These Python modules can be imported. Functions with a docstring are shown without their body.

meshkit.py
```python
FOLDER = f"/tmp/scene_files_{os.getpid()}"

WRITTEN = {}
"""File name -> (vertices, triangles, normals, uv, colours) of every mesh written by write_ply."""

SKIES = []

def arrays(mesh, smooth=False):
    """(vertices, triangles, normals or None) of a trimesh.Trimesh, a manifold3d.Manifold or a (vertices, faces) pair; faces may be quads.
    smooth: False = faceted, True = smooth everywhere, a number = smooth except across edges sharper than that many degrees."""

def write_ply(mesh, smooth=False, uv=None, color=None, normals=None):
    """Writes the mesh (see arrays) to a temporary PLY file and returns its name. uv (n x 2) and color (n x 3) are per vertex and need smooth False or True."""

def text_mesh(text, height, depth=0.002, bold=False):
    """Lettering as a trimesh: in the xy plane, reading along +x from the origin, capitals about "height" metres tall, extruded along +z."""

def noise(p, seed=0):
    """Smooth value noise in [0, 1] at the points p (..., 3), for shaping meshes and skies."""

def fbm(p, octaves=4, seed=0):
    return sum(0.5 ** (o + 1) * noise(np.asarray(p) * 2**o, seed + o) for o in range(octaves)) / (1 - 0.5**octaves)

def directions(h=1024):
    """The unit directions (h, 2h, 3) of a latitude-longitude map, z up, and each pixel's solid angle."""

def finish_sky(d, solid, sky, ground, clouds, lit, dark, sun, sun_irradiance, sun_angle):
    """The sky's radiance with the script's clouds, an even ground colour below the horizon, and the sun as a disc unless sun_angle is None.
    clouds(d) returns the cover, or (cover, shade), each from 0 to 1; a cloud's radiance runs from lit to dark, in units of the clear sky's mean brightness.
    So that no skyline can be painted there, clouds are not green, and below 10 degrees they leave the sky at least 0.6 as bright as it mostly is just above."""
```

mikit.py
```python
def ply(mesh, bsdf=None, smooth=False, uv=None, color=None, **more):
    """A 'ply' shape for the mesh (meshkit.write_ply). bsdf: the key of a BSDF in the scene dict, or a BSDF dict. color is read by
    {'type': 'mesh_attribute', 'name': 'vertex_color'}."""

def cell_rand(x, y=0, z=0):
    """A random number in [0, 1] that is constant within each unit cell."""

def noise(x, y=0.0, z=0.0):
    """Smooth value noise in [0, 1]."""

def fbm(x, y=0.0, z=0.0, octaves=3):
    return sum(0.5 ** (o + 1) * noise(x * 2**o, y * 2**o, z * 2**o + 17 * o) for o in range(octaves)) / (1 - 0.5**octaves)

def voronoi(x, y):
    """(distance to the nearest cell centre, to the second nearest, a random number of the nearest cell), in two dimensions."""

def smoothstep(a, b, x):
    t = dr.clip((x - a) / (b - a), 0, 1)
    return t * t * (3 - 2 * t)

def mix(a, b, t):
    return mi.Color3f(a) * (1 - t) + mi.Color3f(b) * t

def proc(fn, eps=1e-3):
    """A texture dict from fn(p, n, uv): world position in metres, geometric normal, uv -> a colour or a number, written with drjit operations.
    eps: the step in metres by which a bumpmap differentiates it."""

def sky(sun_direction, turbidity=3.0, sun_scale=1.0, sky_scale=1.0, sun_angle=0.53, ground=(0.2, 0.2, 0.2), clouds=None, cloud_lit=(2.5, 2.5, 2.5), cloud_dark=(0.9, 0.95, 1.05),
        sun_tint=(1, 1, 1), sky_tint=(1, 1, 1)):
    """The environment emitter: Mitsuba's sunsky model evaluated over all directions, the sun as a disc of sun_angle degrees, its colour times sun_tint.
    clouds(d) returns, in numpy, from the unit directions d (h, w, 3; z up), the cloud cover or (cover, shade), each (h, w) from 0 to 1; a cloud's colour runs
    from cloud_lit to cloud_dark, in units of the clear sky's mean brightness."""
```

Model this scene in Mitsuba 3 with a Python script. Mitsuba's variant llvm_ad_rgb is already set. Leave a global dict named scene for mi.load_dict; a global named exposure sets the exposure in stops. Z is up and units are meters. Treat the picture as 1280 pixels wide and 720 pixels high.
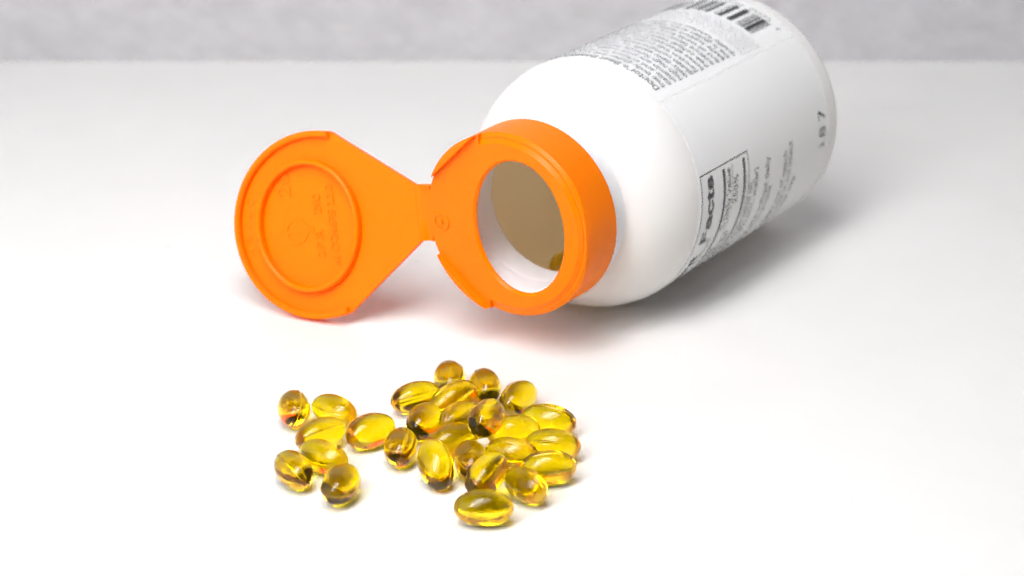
import math, random
import numpy as np
import trimesh
import manifold3d as m3
import drjit as dr
import mitsuba as mi
import mikit, meshkit
from mikit import fbm, noise, smoothstep, mix
from shapely.geometry import Polygon, Point, box as sbox, LineString
from shapely import affinity

T4 = mi.ScalarTransform4f
scene, labels = {'type': 'scene'}, {}
S = 0.03                      # body radius of the bottle in metres; the bottle is laid out in units of it
rng = np.random.default_rng(7)

# ------------------------------------------------------------------ camera, exposure, lamps
PITCH, CAM_H, FPX = 0.404694, 6.825036 * S, 2664.95
fw = np.array([0, math.cos(PITCH), -math.sin(PITCH)])
cam = np.array([0, 0, CAM_H])
scene['camera'] = {
    'type': 'thinlens', 'fov': math.degrees(2 * math.atan(640 / FPX)), 'fov_axis': 'x',
    'aperture_radius': 0.0020, 'focus_distance': 14.75 * S, 'near_clip': 0.01, 'far_clip': 20.0,
    'to_world': T4().look_at(origin=cam.tolist(), target=(cam + fw).tolist(), up=[0, 0, 1])}
exposure = 0.0


def lamp(name, label, centre, target, width, length, roll, power):
    """A soft rectangular lamp (housing and diffuser) shining from centre to target."""
    z = np.array(target, float) - np.array(centre, float); z /= np.linalg.norm(z)
    y0 = np.array([math.sin(roll), math.cos(roll), 0.0]); y = y0 - z * (y0 @ z); y /= np.linalg.norm(y)
    x = np.cross(y, z)
    M = np.eye(4); M[:3, 0], M[:3, 1], M[:3, 2], M[:3, 3] = x * width / 2, y * length / 2, z, centre
    scene[name + '__diffuser'] = {'type': 'rectangle', 'to_world': T4(M), 'bsdf': {'type': 'diffuse', 'reflectance': {'type': 'rgb', 'value': 0.5}},
                   'emitter': {'type': 'area', 'radiance': {'type': 'rgb', 'value': power}}}
    h = trimesh.creation.box([width + .02, length + .02, .03]); h.apply_translation([0, 0, -.018])
    M2 = np.eye(4); M2[:3, 0], M2[:3, 1], M2[:3, 2], M2[:3, 3] = x, y, z, centre
    h.apply_transform(M2)
    scene[name + '__housing'] = mikit.ply(h, {'type': 'diffuse', 'reflectance': {'type': 'rgb', 'value': 0.05}})
    labels[name] = {'label': label, 'category': 'lamp'}


mid = np.array([-0.01, 0.43, 0.0])
lamp('strip_lamp', 'long narrow white strip lamp hanging over the table out of the picture', mid + np.array([-0.11, -0.225, 0.375]), mid + np.array([-0.05, -.035, 0]), 0.10, 0.52, 0.65, [14.0, 14.0, 14.05])
lamp('soft_lamp', 'broad soft white lamp just above the narrow strip lamp out of the picture', mid + np.array([-0.125, -0.255, 0.43]), mid + np.array([-0.05, -.035, 0]), 0.30, 0.58, 0.65, [4.5, 4.5, 4.52])
lamp('ceiling_lamp', 'wide dim white ceiling lamp high over the table out of the picture', [-0.2, -0.1, 1.9], mid, 1.3, 1.3, 0.0, [0.1, 0.1, 0.103])

# ------------------------------------------------------------------ materials
def twosided(b): return {'type': 'twosided', 'bsdf': b}


def table_colour(p, n, uv):
    base = mix((.705, .702, .695), (.735, .731, .722), fbm(p.x * 60, p.y * 60, 0, 4))
    d1, d2, r = mikit.voronoi(p.x * 90, p.y * 90)      # a few stray specks, each a fraction of a millimetre
    speck = dr.select(r > .93, smoothstep(.045, .028, d1 * (1 + 3 * dr.square(1 - (r - .93) / .07))), 0.0)
    return mix(base, (.50, .47, .43), speck * .6)


scene['table_paint'] = {'type': 'principled', 'base_color': mikit.proc(table_colour), 'roughness': 0.42, 'specular': 0.35}
scene['wall_plaster'] = {'type': 'diffuse', 'reflectance': mikit.proc(lambda p, n, uv: mix((.48, .475, .495), (.60, .594, .612), fbm(p.x * 190 + p.z * 60, p.z * 260, 3.0, 5)))}
def plastic(rgb, rough, spec=0.5): return {'type': 'principled', 'base_color': {'type': 'rgb', 'value': rgb}, 'roughness': rough, 'specular': spec}


def shell(rgb, rough, trans, spec=1.5): return {'type': 'principledthin', 'base_color': {'type': 'rgb', 'value': rgb}, 'roughness': rough, 'diff_trans': trans, 'eta': spec}


scene['orange_plastic'] = {'type': 'blendbsdf', 'weight': .36, 'a': twosided({'type': 'principled', 'base_color': {'type': 'rgb', 'value': [.99, .285, .0005]}, 'roughness': .26, 'specular': .22}), 'b': shell([1.0, .10, .0005], .36, 2.0, 1.85)}
scene['white_plastic'] = shell([.92, .935, .96], .24, .52, 1.45)
scene['warm_plastic'] = shell([.97, .85, .63], .5, .85, 1.4)
scene['label_paper'] = shell([.91, .93, .96], .22, .33, 1.45)
scene['ink_black'] = plastic([.012, .012, .016], .4, .4)
scene['ink_soft'] = plastic([.09, .09, .10], .4, .4)
scene['ink_grey'] = plastic([.30, .30, .32], .4, .4)
scene['gel_oil'] = {'type': 'homogeneous', 'albedo': 0.0, 'scale': 1000.0, 'sigma_t': {'type': 'rgb', 'value': [0.002, 0.042, 0.080]}}
scene['gel_skin'] = {'type': 'dielectric', 'int_ior': 1.45, 'ext_ior': 1.0, 'specular_transmittance': {'type': 'rgb', 'value': [1.0, 1.0, 0.08]}}

# ------------------------------------------------------------------ setting
tb = trimesh.Trimesh([[-3, -2, 0], [3, -2, 0], [3, .7, 0], [-3, .7, 0]], [[0, 1, 2], [0, 2, 3]], process=False)
scene['tabletop'] = mikit.ply(tb, 'table_paint')
labels['tabletop'] = {'label': 'smooth white tabletop under the bottle and the capsules', 'category': 'table', 'kind': 'structure'}
WALL_Y = 22.15 * S
nx, nz = 420, 120
gx, gz = np.meshgrid(np.linspace(-.42, .42, nx), np.linspace(-.02, .22, nz), indexing='ij')
pts = np.stack([gx * 90 + gz * 30, gz * 110, 0 * gx], -1)
dep = (meshkit.fbm(pts * 1.3, 4, 3) - .5) * .0022 * np.clip(gz / .012, .15, 1)
wv = np.stack([gx, WALL_Y + dep, gz], -1).reshape(-1, 3)
i = (np.arange(nx - 1)[:, None] * nz + np.arange(nz - 1)[None]).ravel()
wf = np.vstack([np.c_[i, i + nz, i + nz + 1], np.c_[i, i + nz + 1, i + 1]])
big = [[-3, WALL_Y, -.02], [-.42, WALL_Y, -.02], [-.42, WALL_Y, 2.4], [-3, WALL_Y, 2.4], [.42, WALL_Y, -.02], [3, WALL_Y, -.02], [3, WALL_Y, 2.4], [.42, WALL_Y, 2.4],
       [-.42, WALL_Y, .22], [.42, WALL_Y, .22], [.42, WALL_Y, 2.4], [-.42, WALL_Y, 2.4]]
k0 = len(wv)
wv = np.vstack([wv, big]); wf = np.vstack([wf] + [np.array([[q, q + 1, q + 2], [q, q + 2, q + 3]]) + k0 for q in (0, 4, 8)])
scene['back_wall'] = mikit.ply(trimesh.Trimesh(wv, wf, process=False), twosided({'type': 'ref', 'id': 'wall_plaster'}), smooth=40)
labels['back_wall'] = {'label': 'grey rough plaster wall behind the tabletop', 'category': 'wall', 'kind': 'structure'}

# two reflector cards standing beside the table top, out of the picture: the capsules mirror them
scene['card_pale'] = {'type': 'diffuse', 'reflectance': {'type': 'rgb', 'value': [.74, .72, .69]}}
scene['card_grey'] = {'type': 'diffuse', 'reflectance': {'type': 'rgb', 'value': [.46, .45, .435]}}
for key, x_, side, tone in (('reflector_card', -.31, 'left', 'pale'), ('reflector_card_001', .36, 'right', 'grey')):
    m = trimesh.creation.box([.006, .50, .28]); m.apply_translation([x_, .31, .141])
    foot = trimesh.creation.box([.12, .03, .006]); foot.apply_translation([x_, .31, .0032])
    scene[key + '__card'] = mikit.ply(m, 'card_' + tone); scene[key + '__foot'] = mikit.ply(foot, 'card_' + tone)
    labels[key] = {'label': tone + ' reflector card standing on the tabletop out of the picture to the ' + side, 'category': 'reflector card'}

# ------------------------------------------------------------------ bottle frame: x = g (towards the hinge), y = u, z = a (into the bottle)
a = np.array([0.57089203, 0.82102515, 0.0])
g = np.array([-0.81853236, 0.56915869, -0.07786627])
u = np.array([-0.06393017, 0.04445324, 0.99696381])
b = np.array([-a[1], a[0], 0]); kz = np.array([0, 0, 1.0])
P0 = np.array([-0.04338699, 14.75888815, 1.0])
def frame(x, y, z, o):
    M = np.eye(4); M[:3, 0], M[:3, 1], M[:3, 2], M[:3, 3] = x * S, y * S, z * S, np.array(o) * S
    return M


BF = frame(g, u, a, P0)
LM = np.array([-0.91077383, 0.33186086, -0.24568152]); LW = np.array([-0.112679, 0.37266292, 0.92110032]); LN = np.array([-0.39723353, -0.86659721, 0.30201788])
LC = np.array([-1.50987485, 15.50783444, 0.71922427])
LF = frame(LM, LW, LN, LC)
B = 'supplement_bottle'
labels[B] = {'label': 'white supplement bottle with open orange flip-top cap lying on its side on the tabletop', 'category': 'bottle'}


def tm(man):
    m = man.to_mesh(); t = trimesh.Trimesh(np.array(m.vert_properties[:, :3], float), np.array(m.tri_verts), process=False); t.merge_vertices(); return t


def put(key, mesh, mat, M, smooth=30):
    mesh = mesh.copy(); mesh.apply_transform(M)
    scene[key] = mikit.ply(mesh, mat, smooth=smooth)


def cyl(r0, r1, z0, z1, n=192): return m3.Manifold.cylinder(z1 - z0, r0, r1, n).translate([0, 0, z0])
def prism(poly, z0, z1):
    ring = np.array(poly.exterior.coords)[:-1]
    if not poly.exterior.is_ccw: ring = ring[::-1]
    return m3.Manifold.extrude(m3.CrossSection([ring]), z1 - z0).translate([0, 0, z0])
def ellipse(ax, by, n=160, cx=0.0):
    t = np.linspace(0, 2 * np.pi, n, endpoint=False); return Polygon(np.c_[cx + ax * np.cos(t), by * np.sin(t)])
def revolve(profile, n=192):
    """Closed (s, r) profile turned round the z axis."""
    prof = np.array(profile, float); t = np.linspace(0, 2 * np.pi, n, endpoint=False); k = len(prof)
    v = np.stack([prof[None, :, 1] * np.cos(t)[:, None], prof[None, :, 1] * np.sin(t)[:, None], np.broadcast_to(prof[None, :, 0], (n, k))], -1).reshape(-1, 3)
    f = []
    for i_ in range(n):
        j = (i_ + 1) % n
        for q in range(k):
            p = (q + 1) % k
            f += [[i_ * k + q, j * k + q, j * k + p], [i_ * k + q, j * k + p, i_ * k + p]]
    m = trimesh.Trimesh(v, f, process=False); m.merge_vertices()
    m.update_faces(m.nondegenerate_faces()); trimesh.repair.fix_normals(m)
    return m


# body: outer wall, bottom, inner wall and neck in one shell
def arc(c, rad, t0, t1, n=14, sq=1.0):
    t = np.radians(np.linspace(t0, t1, n)); return [(c[0] + rad[0] * math.cos(q), c[1] + rad[1] * math.sin(q)) for q in t]


def turn(profile, n=192):
    """An open (s, r) profile turned round the z axis: one sheet."""
    prof = np.array(profile, float); t = np.linspace(0, 2 * np.pi, n, endpoint=False); k = len(prof)
    v = np.stack([prof[None, :, 1] * np.cos(t)[:, None], prof[None, :, 1] * np.sin(t)[:, None], np.broadcast_to(prof[None, :, 0], (n, k))], -1).reshape(-1, 3)
    f = []
    for i_ in range(n):
        j = (i_ + 1) % n
        for q in range(k - 1): f += [[i_ * k + q, j * k + q + 1, j * k + q], [i_ * k + q, i_ * k + q + 1, j * k + q + 1]]
    m = trimesh.Trimesh(v, f, process=False); m.merge_vertices(); m.update_faces(m.nondegenerate_faces()); return m


qs = np.linspace(0, math.pi / 2, 34)
shoulder = [(1.15 - .534 * math.cos(q)**1.2, .66 + .34 * math.sin(q)**1.09) for q in qs]
outer = [(.405, .655), (.58, .656), (.605, .657)] + shoulder + [(3.36, 1.0)] + arc((3.38, .88), (.125, .12), 88, 0, 10) + [(3.50, .70), (3.46, .60), (3.44, 0.0)]
inner = [(.625, .600)] + [(s_ + .03, max(r_ - .045, .60)) for s_, r_ in shoulder] + [(3.30, .955)] + arc((3.30, .85), (.09, .105), 90, 0, 8)[1:] + [(3.39, 0.0)]
put(B + '__body', turn(outer), 'white_plastic', BF, 35)
put(B + '__inner_wall', turn(inner), 'warm_plastic', BF, 35)
neck = [(.036, .545), (.036, .62), (.43, .63), (.60, .64), (.618, .63), (.618, .58), (.60, .56), (.575, .545), (.545, .533), (.36, .533), (.335, .543), (.31, .536), (.06, .536)]
put(B + '__neck', revolve(neck), 'white_plastic', BF, 35)

# cap
CORNER, HIP = (.20, .70), (.735, .235)
up_half = Polygon([CORNER, HIP, (1.2, HIP[1] + .02), (1.2, 1.2), (.0, 1.2), (CORNER[0] - .12, CORNER[1] + .115)])
lo_half = affinity.scale(up_half, 1, -1, origin=(0, 0))
RC = .718
skirt = cyl(RC, RC + .004, .045, .395) + cyl(RC + .004, RC - .008, .395, .405)
cav = cyl(.665, .665, .034, .60)
disc = cyl(.640, .672, .0, .022) + cyl(.672, .672, .022, .10)
lip_edge = cyl(.690, RC, .028, .046)
wing0 = cyl(RC - .018, RC, -.058, -.040) + cyl(RC, RC, -.040, .10)
wings = (wing0 ^ prism(up_half, -1, 1)) + (wing0 ^ prism(lo_half, -1, 1))
web = (cyl(RC, RC, .0, .10) ^ prism(Polygon([(.2, -.9), (.2, .9), (.9, .9), (.9, -.9)]), -1, 1)) - prism(up_half, -1, 1) - prism(lo_half, -1, 1)
cap = skirt + disc + lip_edge + wings + web - cav
# thumb recess: a large cylinder leaning towards the face, everything outside it is cut away on the side away from the hinge
lean = math.atan(.075 / .25)
big_c = m3.Manifold.cylinder(4, .95, .95, 400).translate([0, 0, -2]).rotate([0, -math.degrees(lean), 0]).translate([.233 + .074, 0, 0])
keep = big_c + m3.Manifold.cube([4, 4, 4]).translate([.0, -2, -2]) + m3.Manifold.cube([4, 4, 4]).translate([-2, -2, .26])
cap = cap ^ keep
hole = prism(ellipse(.3985, .5164, 200, -.110), -.2, .3)
hole_soft = m3.Manifold.hull_points(np.vstack([np.c_[np.array(ellipse(.3985, .5164, 200, -.110).exterior.coords)[:-1], np.full(200, .018)], np.c_[np.array(ellipse(.4165, .5344, 200, -.110).exterior.coords)[:-1], np.full(200, -.0005)]]))
cap = cap - hole - hole_soft
mark = (cyl(.072, .080, -.012, .01, 64) - cyl(.056, .052, -.05, .05, 64)).translate([.605, -.045, 0]) + cyl(.018, .024, -.016, .01, 32).translate([.605, -.045, 0])
put(B + '__cap', tm(cap), 'orange_plastic', BF, 28)
put(B + '__cap__moulding_mark', tm(mark), 'orange_plastic', BF, 28)

# lid: plate, rim on the free side, oval plug ring, raised moulding marks; x = m (away from the hinge), y = w, z = n (towards the eye)
RL = .735
def arc_poly(r, m0, n=140):
    t0 = math.acos(m0 / r); t = np.linspace(-t0, t0, n); return [(r * math.cos(q), r * math.sin(q)) for q in t]
outline = Polygon(arc_poly(RL, -.185) + [(-.862, .222), (-.862, -.222)]).buffer(0)
plate = prism(outline, -.055, 0.0)
rim_poly = Polygon(arc_poly(RL, -.185) + arc_poly(.688, -.185)[::-1]).buffer(0)
rim = prism(rim_poly, -.02, .048) + prism(rim_poly.buffer(-.008), .047, .058) + prism(rim_poly.buffer(-.015), .057, .062)
put(B + '__lid', tm(plate + rim), 'orange_plastic', LF, 28)
def plug(ax, by, th, h, cx, n=160, k=10):
    t = np.linspace(0, 2 * np.pi, n, endpoint=False); prof = [(-th / 2, -.02)] + [(-th / 2 * math.cos(q), h - th / 2 + th / 2 * math.sin(q)) for q in np.linspace(0, math.pi, k)] + [(th / 2, -.02)]
    v = []; m = len(prof)
    for q in t:
        for (o, z) in prof: v.append([cx + (ax + o) * math.cos(q), (by + o) * math.sin(q), z])
    f = []
    for i_ in range(n):
        j = (i_ + 1) % n
        for q in range(m):
            p = (q + 1) % m
            f += [[i_ * m + q, j * m + q, j * m + p], [i_ * m + q, j * m + p, i_ * m + p]]
    mm = trimesh.Trimesh(v, f, process=False); trimesh.repair.fix_normals(mm); return mm
put(B + '__lid__plug_ring', plug(.435, .500, .046, .075, .078), 'orange_plastic', LF, 40)


def lid_text(text, height, x, w0, depth=.011, bold=False, rot=90):
    """Raised lettering that reads along +w with its top towards +m; (x, w0) is the middle of the baseline."""
    t = meshkit.text_mesh(text, height, depth + .004, bold)
    t.apply_translation([-t.bounds[:, 0].mean(), 0, -.004])
    M = np.eye(4); M[:3, 0], M[:3, 1] = [0, 1, 0], [1, 0, 0]
    t.apply_transform(M); t.apply_translation([x, w0, 0])
    return t


marks = [lid_text('20', .115, .215, .34), lid_text('INC', .062, -.035, .165, bold=True), lid_text('C.P.S.', .062, -.030, -.15),
         lid_text('M COMPS 110', .066, -.155, -.01, bold=True)]
lg = (Point(.20, -.03).buffer(.105, 32).difference(Point(.20, -.03).buffer(.080, 32)))
bar = sbox(.045, -.047, .375, -.017)
for p_ in (lg, bar): marks.append(tm((m3.Manifold.extrude(m3.CrossSection([np.array(p_.exterior.coords)[:-1]] + [np.array(q.coords)[:-1] for q in p_.interiors], m3.FillRule.EvenOdd), .012)).translate([0, 0, -.003])))
put(B + '__lid__moulded_lettering', trimesh.util.concatenate(marks), 'orange_plastic', LF, False)
rimtext = []
for ch, an in zip('HNJUC', np.linspace(-14, 22, 5)):
    t = lid_text(ch, .06, .605, 0, .008); M = np.eye(4); q = math.radians(an); M[:2, :2] = [[math.cos(q), -math.sin(q)], [math.sin(q), math.cos(q)]]
    t.apply_transform(M); rimtext.append(t)
put(B + '__lid__rim_lettering', trimesh.util.concatenate(rimtext), 'orange_plastic', LF, False)

# living hinge: a curved web from the edge of the cap face to the edge of the lid
def world(M, p): return (M[:3, :3] @ np.array(p).T).T + M[:3, 3]
rows, nseg = [], 14
A0 = lambda y, z: world(BF, [.700, y, z]); A1 = lambda y, z: world(BF, [.745, y, z])
L0 = lambda y, z: world(LF, [-.850, y, z]); L1 = lambda y, z: world(LF, [-.905, y, z])
top, bot = [], []
for sy in np.linspace(-1, 1, 9):
    ct, cb = [], []
    ya, yl = .222 * sy, .219 * sy
    for q in np.linspace(0, 1, nseg):
        h = [(1 - q)**3, 3 * q * (1 - q)**2, 3 * q * q * (1 - q), q**3]
        thin = .030 * (1 - .45 * math.sin(math.pi * q)**2)
        pt = h[0] * A0(ya, .002) + h[1] * A1(ya, .010) + h[2] * L1(yl, -.010) + h[3] * L0(yl, -.004)
        pb = h[0] * A0(ya, .060) + h[1] * A1(ya, .055) + h[2] * L1(yl, -.048) + h[3] * L0(yl, -.050)
        ct.append(pt); cb.append(pb)
    top.append(ct); bot.append(cb)
top, bot = np.array(top), np.array(bot); nr = len(top)
vv = np.vstack([top.reshape(-1, 3), bot.reshape(-1, 3)]); N = nr * nseg; ff = []
for r_ in range(nr - 1):
    for q in range(nseg - 1):
        i0, i1, i2, i3 = r_ * nseg + q, r_ * nseg + q + 1, (r_ + 1) * nseg + q + 1, (r_ + 1) * nseg + q
        ff += [[i0, i1, i2], [i0, i2, i3], [N + i0, N + i2, N + i1], [N + i0, N + i3, N + i2]]
for q in range(nseg - 1):
    for r_ in (0, nr - 1):
        i0, i1 = r_ * nseg + q, r_ * nseg + q + 1; ff += [[i0, N + i0, N + i1], [i0, N + i1, i1]]
for r_ in range(nr - 1):
    for q in (0, nseg - 1):
        i0, i1 = r_ * nseg + q, (r_ + 1) * nseg + q; ff += [[i0, i1, N + i1], [i0, N + i1, N + i0]]
hm = trimesh.Trimesh(vv, ff, process=False); trimesh.repair.fix_normals(hm)
scene[B + '__hinge'] = mikit.ply(hm, 'orange_plastic', smooth=35)

# ------------------------------------------------------------------ printed label
RLAB = 1.0035
def wrap(v, lift=0.0):
    """(phi in degrees, s, height) -> world; phi from the front right, upwards; text reads with phi and its top points to the cap."""
    ph = np.radians(v[:, 0]); r = RLAB + lift + v[:, 2]
    return (P0 + v[:, 1:2] * a + r[:, None] * (np.cos(ph)[:, None] * -b + np.sin(ph)[:, None] * kz)) * S


def patch(ph0, ph1, s0, s1, th, n=None, mid_s=1):
    n = n or max(2, int(abs(ph1 - ph0) / 2) + 2)
    P, Q = np.meshgrid(np.linspace(ph0, ph1, n), np.linspace(s0, s1, mid_s + 1), indexing='ij')
    m = mid_s + 1
    tp = np.c_[P.ravel(), Q.ravel(), np.full(P.size, th)]
    f = []
    for i_ in range(n - 1):
        for q in range(m - 1):
            i0 = i_ * m + q; f += [[i0, i0 + 1, i0 + m + 1], [i0, i0 + m + 1, i0 + m]]
    v = [tp]; k = len(tp); bt = tp.copy(); bt[:, 2] = 0; v.append(bt)
    edge = [(i_ * m, (i_ + 1) * m) for i_ in range(n - 1)] + [((i_ + 1) * m + m - 1, i_ * m + m - 1) for i_ in range(n - 1)] + [(q + 1, q) for q in range(m - 1)] + [((n - 1) * m + q, (n - 1) * m + q + 1) for q in range(m - 1)]
    f += [[p, q, k + q] for p, q in edge] + [[p, k + q, k + p] for p, q in edge]
    return np.vstack(v), np.array(f)


def mesh_of(parts, lift):
    vs, fs, o = [], [], 0
    for v, f in parts: vs.append(v); fs.append(f + o); o += len(v)
    m = trimesh.Trimesh(wrap(np.vstack(vs), lift), np.vstack(fs), process=False); return m


INK = .0006
DEG = 180 / math.pi
def text(t, height, ph, s, bold=False, align='left', width=None, xs=1.0):
    """One printed line: (ph, s) is where the baseline starts (or ends, align right); height in body radii; returns (phi, s, lift) vertices and faces."""
    m = meshkit.text_mesh(t, height, INK, bold); v = np.array(m.vertices); x0, x1 = v[:, 0].min(), v[:, 0].max()
    x = v[:, 0] - (x0 if align == 'left' else x1)
    x = x * xs
    if width: x = x * (width / DEG) / (x1 - x0)
    return np.c_[ph + x * DEG, s - v[:, 1], v[:, 2]], np.array(m.faces)[:, ::-1][:, ::-1]


# the paper: one sheet round the body, its edge along the seam at phi = 51.5, overlapping itself there
lab_parts = [patch(52.0, 52.0 + 359.0, 1.135, 3.27, .0022, n=180, mid_s=2)]
scene[B + '__label'] = mikit.ply(mesh_of([patch(51.6, 51.6 + 359.4, 1.135, 3.27, .0035, n=240, mid_s=2)], -.0035), 'label_paper', smooth=50)
heading = [text('Supplement  Facts', .094, 12.0 + dx, 1.336 + dy, True, 'right', None, 1.75) for dx, dy in ((0, 0), (.35, .004), (-.35, .008))]
for q in (0, 1, 2): heading[q][0][:, 2] += .00015 * q
put_print = lambda key, parts, mat: scene.__setitem__(B + '__label__' + key, mikit.ply(mesh_of(parts, .0002), twosided({'type': 'ref', 'id': mat}), smooth=False))
put_print('panel_heading', heading, 'ink_black')
frame_ = [patch(-75, 14.2, 1.163, 1.173, INK), patch(-75, 14.2, 1.890, 1.900, INK), patch(13.65, 14.25, 1.172, 1.893, INK, mid_s=2),
          patch(-74, 12.0, 1.495, 1.531, INK), patch(-74, 12.0, 1.640, 1.646, INK), patch(-74, 12.0, 1.808, 1.844, INK)]
put_print('panel_frame', frame_, 'ink_black')
panel = [text('Serving Size 1 Softgel', .062, -70, 1.43), text('Amount Per Serving        % Daily Value', .060, 11.2, 1.612, True, 'right'), text('250%', .062, 6.3, 1.722, True, 'right'), text('125 mcg (5,000 IU)', .062, -22, 1.722, True, 'right'),
         text('Servings per container', .055, -70, 1.77)]
put_print('panel_text', panel, 'ink_black')
ing = [text('Other ingredients: extra virgin olive oil,', .062, -.5, 1.965, True, 'right'), text('softgel capsule (gelatin, glycerin, water)', .062, 4.2, 2.045, True, 'right'),
       text('Suggested adult use: take one softgel daily', .062, 6.3, 2.228, True, 'right'), text('with food, or as recommended', .062, -9.5, 2.315, True, 'right'),
       text('Store in a cool dry place. Keep out of reach', .062, 4.0, 2.53, True, 'right'), text('of children. Do not use if seal is not intact', .060, 7.2, 2.618, True, 'right'), text('or is missing under cap', .062, -12, 2.735, True, 'right')]
put_print('ingredient_text', ing, 'ink_soft')
put_print('symbols', [text('1', .08, -5.0, 3.19, True), text('8', .10, .2, 3.195, True, 'left', None, 1.25), text('7', .10, 8.6, 3.195, True, 'left', None, 1.25)], 'ink_black')
words = ('vitamin helps support healthy bones teeth muscle and immune function daily softgel contains pure natural oil that is easily absorbed by the body science based '
         'nutrition quality tested formula made for your best health every day with care from high quality sources non GMO gluten free soy free').split()
par = [text("Doctor's Best Beads", .064, 57.0, 1.262, True), text("softgels contain a form of vitamin", .060, 99, 1.262, True)]
rr = random.Random(5)
for q in range(14):
    s_ = 1.262 + (q + 1) * .0805; line = ''
    lim = rr.randint(50, 57)
    while len(line) < lim: line += rr.choice(words) + ' '
    par.append(text(line.strip(), .050, 56.6 - .08 * q, s_, True))
put_print('paragraph_text', par, 'ink_black')
fine = [patch(54.3, 150, 2.445, 2.450, INK), patch(54.3, 150, 2.745, 2.750, INK), patch(54.1, 54.4, 2.45, 2.745, INK, mid_s=2)]
for q in range(5):
    line = ''
    while len(line) < 78: line += rr.choice(words) + ' '
    fine.append(text(line.strip(), .040, 55.6, 2.505 + q * .054))
put_print('fine_print', fine, 'ink_grey')
bars = []
for x0, x1 in ((0, .6), (1.1, 1.9), (2.3, 4.9), (5.5, 6.9), (7.5, 8.3), (8.9, 9.6), (11.8, 15.0), (17.5, 20.3), (21.2, 21.9), (24.6, 27.0), (28.0, 28.7), (29.4, 31.9), (33.0, 33.8), (35.2, 38.0), (39.0, 39.7), (42.3, 44.6), (46, 46.8), (47.6, 50.4), (52.0, 54.0), (55.0, 55.8), (57, 60), (61, 62)):
    bars.append(patch(61.8 + x0, 61.8 + x1, 2.812, 3.145, INK, n=3))
put_print('barcode', bars, 'ink_black')
put_print('barcode_digits', [text('7', .05, 57.0, 3.195), text('53950   00367', .05, 64, 3.225)], 'ink_black')

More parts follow.
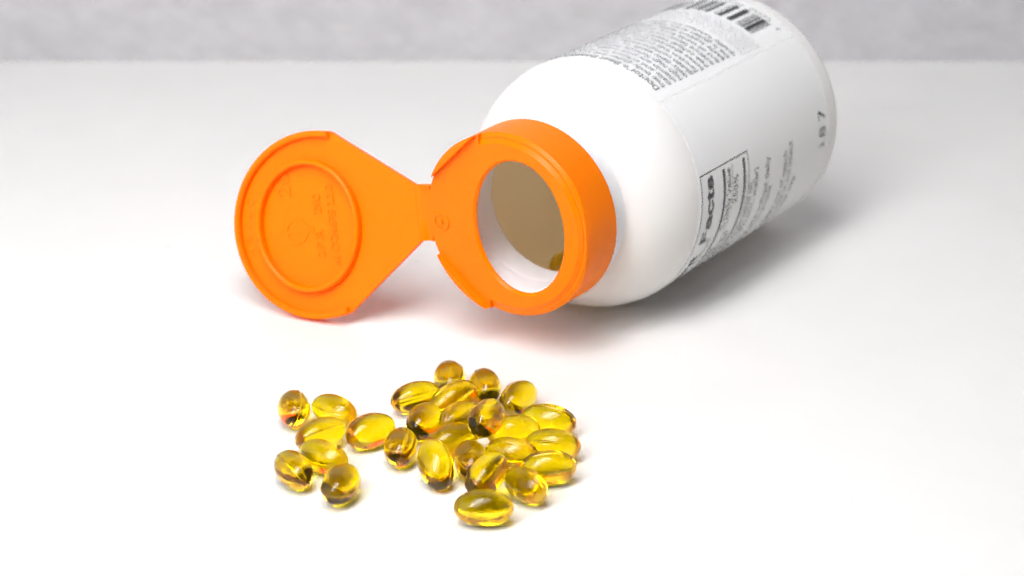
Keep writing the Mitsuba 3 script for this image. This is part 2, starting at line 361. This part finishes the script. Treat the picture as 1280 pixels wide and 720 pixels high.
# ------------------------------------------------------------------ capsules
CL, CR = .0058, .00355
def capsule_mesh(k, roll, nu=120, nv=72):
    """An oval softgel: a slightly pointed ellipsoid with a fine raised seam running lengthways round it."""
    r_ = np.random.default_rng(100 + k)
    th = np.linspace(0, np.pi, nv + 1)[1:-1]
    # crowd the meridians at the seam (0 and pi)
    q = np.linspace(0, 2 * np.pi, nu, endpoint=False); ph = q - .46 * np.sin(2 * q)
    T_, P_ = np.meshgrid(th, ph, indexing='ij')
    L_, R_ = CL * (1 + np.clip(r_.normal(), -1.5, 1) * .028), CR * (1 + np.clip(r_.normal(), -1.5, .6) * .022)
    x = L_ * np.cos(T_); w = R_ * np.sin(T_)**.97
    d = np.minimum(np.abs(np.sin(P_)) * w, 1.0)
    ridge = .00013 * np.exp(-(d / .00019)**2) - .00003 * np.exp(-((d - .00042) / .00022)**2)
    flat = 1 - .035 * np.sin(P_)**2
    y, z = (w * flat + ridge) * np.cos(P_), (w * flat + ridge) * np.sin(P_)
    v = np.vstack([np.stack([x, y, z], -1).reshape(-1, 3), [[L_ + .00003, 0, 0], [-L_ - .00003, 0, 0]]]); n_, m_ = len(th), nu
    f = []
    for i_ in range(n_ - 1):
        for j in range(m_):
            j2 = (j + 1) % m_; f += [[i_ * m_ + j, (i_ + 1) * m_ + j, (i_ + 1) * m_ + j2], [i_ * m_ + j, (i_ + 1) * m_ + j2, i_ * m_ + j2]]
    e0, e1 = n_ * m_, n_ * m_ + 1
    for j in range(m_):
        j2 = (j + 1) % m_; f += [[e0, j, j2], [e1, (n_ - 1) * m_ + j2, (n_ - 1) * m_ + j]]
    m = trimesh.Trimesh(v, f, process=False)
    m.apply_transform(trimesh.transformations.rotation_matrix(roll, [1, 0, 0]))
    return m


CAPS = [
    (-0.04615, 0.40477, 0.00355, 1.746, -0.004),
    (-0.03754, 0.40401, 0.00355, -0.663, -0.001),
    (-0.03950, 0.39292, 0.00355, 0.670, 0.006),
    (-0.03803, 0.38301, 0.00355, -0.654, 0.002),
    (-0.02934, 0.39437, 0.00355, 0.717, 0.000),
    (-0.04366, 0.37750, 0.00355, -1.070, 0.002),
    (-0.03378, 0.37150, 0.00355, 1.348, 0.004),
    (-0.02064, 0.41050, 0.00355, 0.566, 0.003),
    (-0.01361, 0.41964, 0.00355, 1.662, 0.000),
    (-0.01254, 0.40828, 0.00394, 0.547, 0.278),
    (-0.00580, 0.41564, 0.00355, 1.697, -0.003),
    (0.00137, 0.40977, 0.00355, 1.068, 0.000),
    (-0.01838, 0.39890, 0.00355, 1.244, -0.010),
    (-0.01091, 0.39894, 0.00411, 1.016, -0.186),
    (-0.00521, 0.38843, 0.00949, 1.206, 0.001),
    (0.00775, 0.39953, 0.00355, -0.343, -0.007),
    (0.00029, 0.39398, 0.00376, 0.287, 0.007),
    (0.00834, 0.38809, 0.00355, -0.158, -0.003),
    (-0.02270, 0.38720, 0.00356, 1.536, -0.002),
    (-0.01214, 0.38995, 0.00367, 0.518, -0.004),
    (-0.01520, 0.37794, 0.00440, -1.226, -0.523),
    (-0.00821, 0.38136, 0.00373, 1.666, 0.011),
    (-0.00001, 0.38431, 0.00355, -0.325, 0.006),
    (0.00729, 0.37817, 0.00373, 0.083, -0.003),
    (-0.00497, 0.37031, 0.00621, 1.030, 0.278),
    (0.00271, 0.37106, 0.00356, -0.917, 0.055),
    (-0.00548, 0.36180, 0.00365, -0.034, 0.010),
]
def place(k, x, y, z, yaw, pit, roll):
    m = capsule_mesh(k, roll)
    D = np.array([math.cos(pit) * math.cos(yaw), math.cos(pit) * math.sin(yaw), math.sin(pit)]); Y = np.cross([0, 0, 1], D); Y /= np.linalg.norm(Y)
    M = np.eye(4); M[:3, 0], M[:3, 1], M[:3, 2], M[:3, 3] = D, Y, np.cross(D, Y), [x, y, z]
    m.apply_transform(M)
    key = 'softgel_capsule' + ('' if k == 0 else '_%03d' % k)
    scene[key] = mikit.ply(m, 'gel_skin', smooth=True, interior={'type': 'ref', 'id': 'gel_oil'})
    return key


ROLLS = {23: 1.75, 26: .55, 3: 1.9, 5: 2.3, 20: .9}
NAMES = [
    'yellow capsule at the back left of the small loose group, seen end on',
    'yellow capsule at the back of the small loose group, dark at its right end',
    'yellow capsule mostly hidden in the middle of the small loose group',
    'yellow capsule with seam pointing down right in the middle of the small loose group',
    'yellow capsule lying alone between the small loose group and the large pile',
    'leftmost yellow capsule of all, at the front left of the small loose group',
    'frontmost yellow capsule of the small loose group, pointing at the viewer',
    'long yellow capsule at the back left corner of the large pile, amber left end',
    'rearmost yellow capsule of the large pile, round and seen end on',
    'yellow capsule leaning just before the rearmost one of the large pile',
    'round end-on yellow capsule right behind the dark topmost one of the pile',
    'yellow capsule slanting up right at the back right of the large pile',
    'yellow capsule slanting up right behind the left tip of the large pile',
    'mostly hidden yellow capsule wedged left of the dark topmost one',
    'dark amber capsule lying on top of the large pile',
    'long yellow capsule, rearmost of three stacked along the right edge of the pile',
    'yellow capsule directly to the right of the dark topmost one',
    'long yellow capsule, middle one of three stacked along the right edge of the pile',
    'round end-on yellow capsule at the left tip of the large pile',
    'yellow capsule left of and before the dark topmost one, amid the large pile',
    'yellow capsule tilted steeply on its end at the front left of the pile',
    'end-on yellow capsule right of the steeply tilted one in the large pile',
    'partly hidden yellow capsule sunk right of the centre of the large pile',
    'yellow capsule, frontmost of three stacked along the right edge of the pile',
    'yellow capsule slanting up right behind the frontmost one of the large pile',
    'yellow capsule pointing down right at the front right of the large pile',
    'frontmost yellow capsule of all, lying crosswise before the large pile',
]
for k, c in enumerate(CAPS):
    key = place(k, *c, ROLLS.get(k, rng.uniform(0, math.pi)))
    labels[key] = {'label': NAMES[k], 'category': 'capsule', 'group': 'yellow capsules spilled on the tabletop'}
an = math.radians(-67)
q_ = (P0 + 1.22 * a + .83 * (math.cos(an) * g + math.sin(an) * u)) * S
key = place(len(CAPS), *q_, .96, 0.0, .8)
labels[key] = {'label': 'amber capsule still inside the white bottle, seen through the cap opening', 'category': 'capsule'}
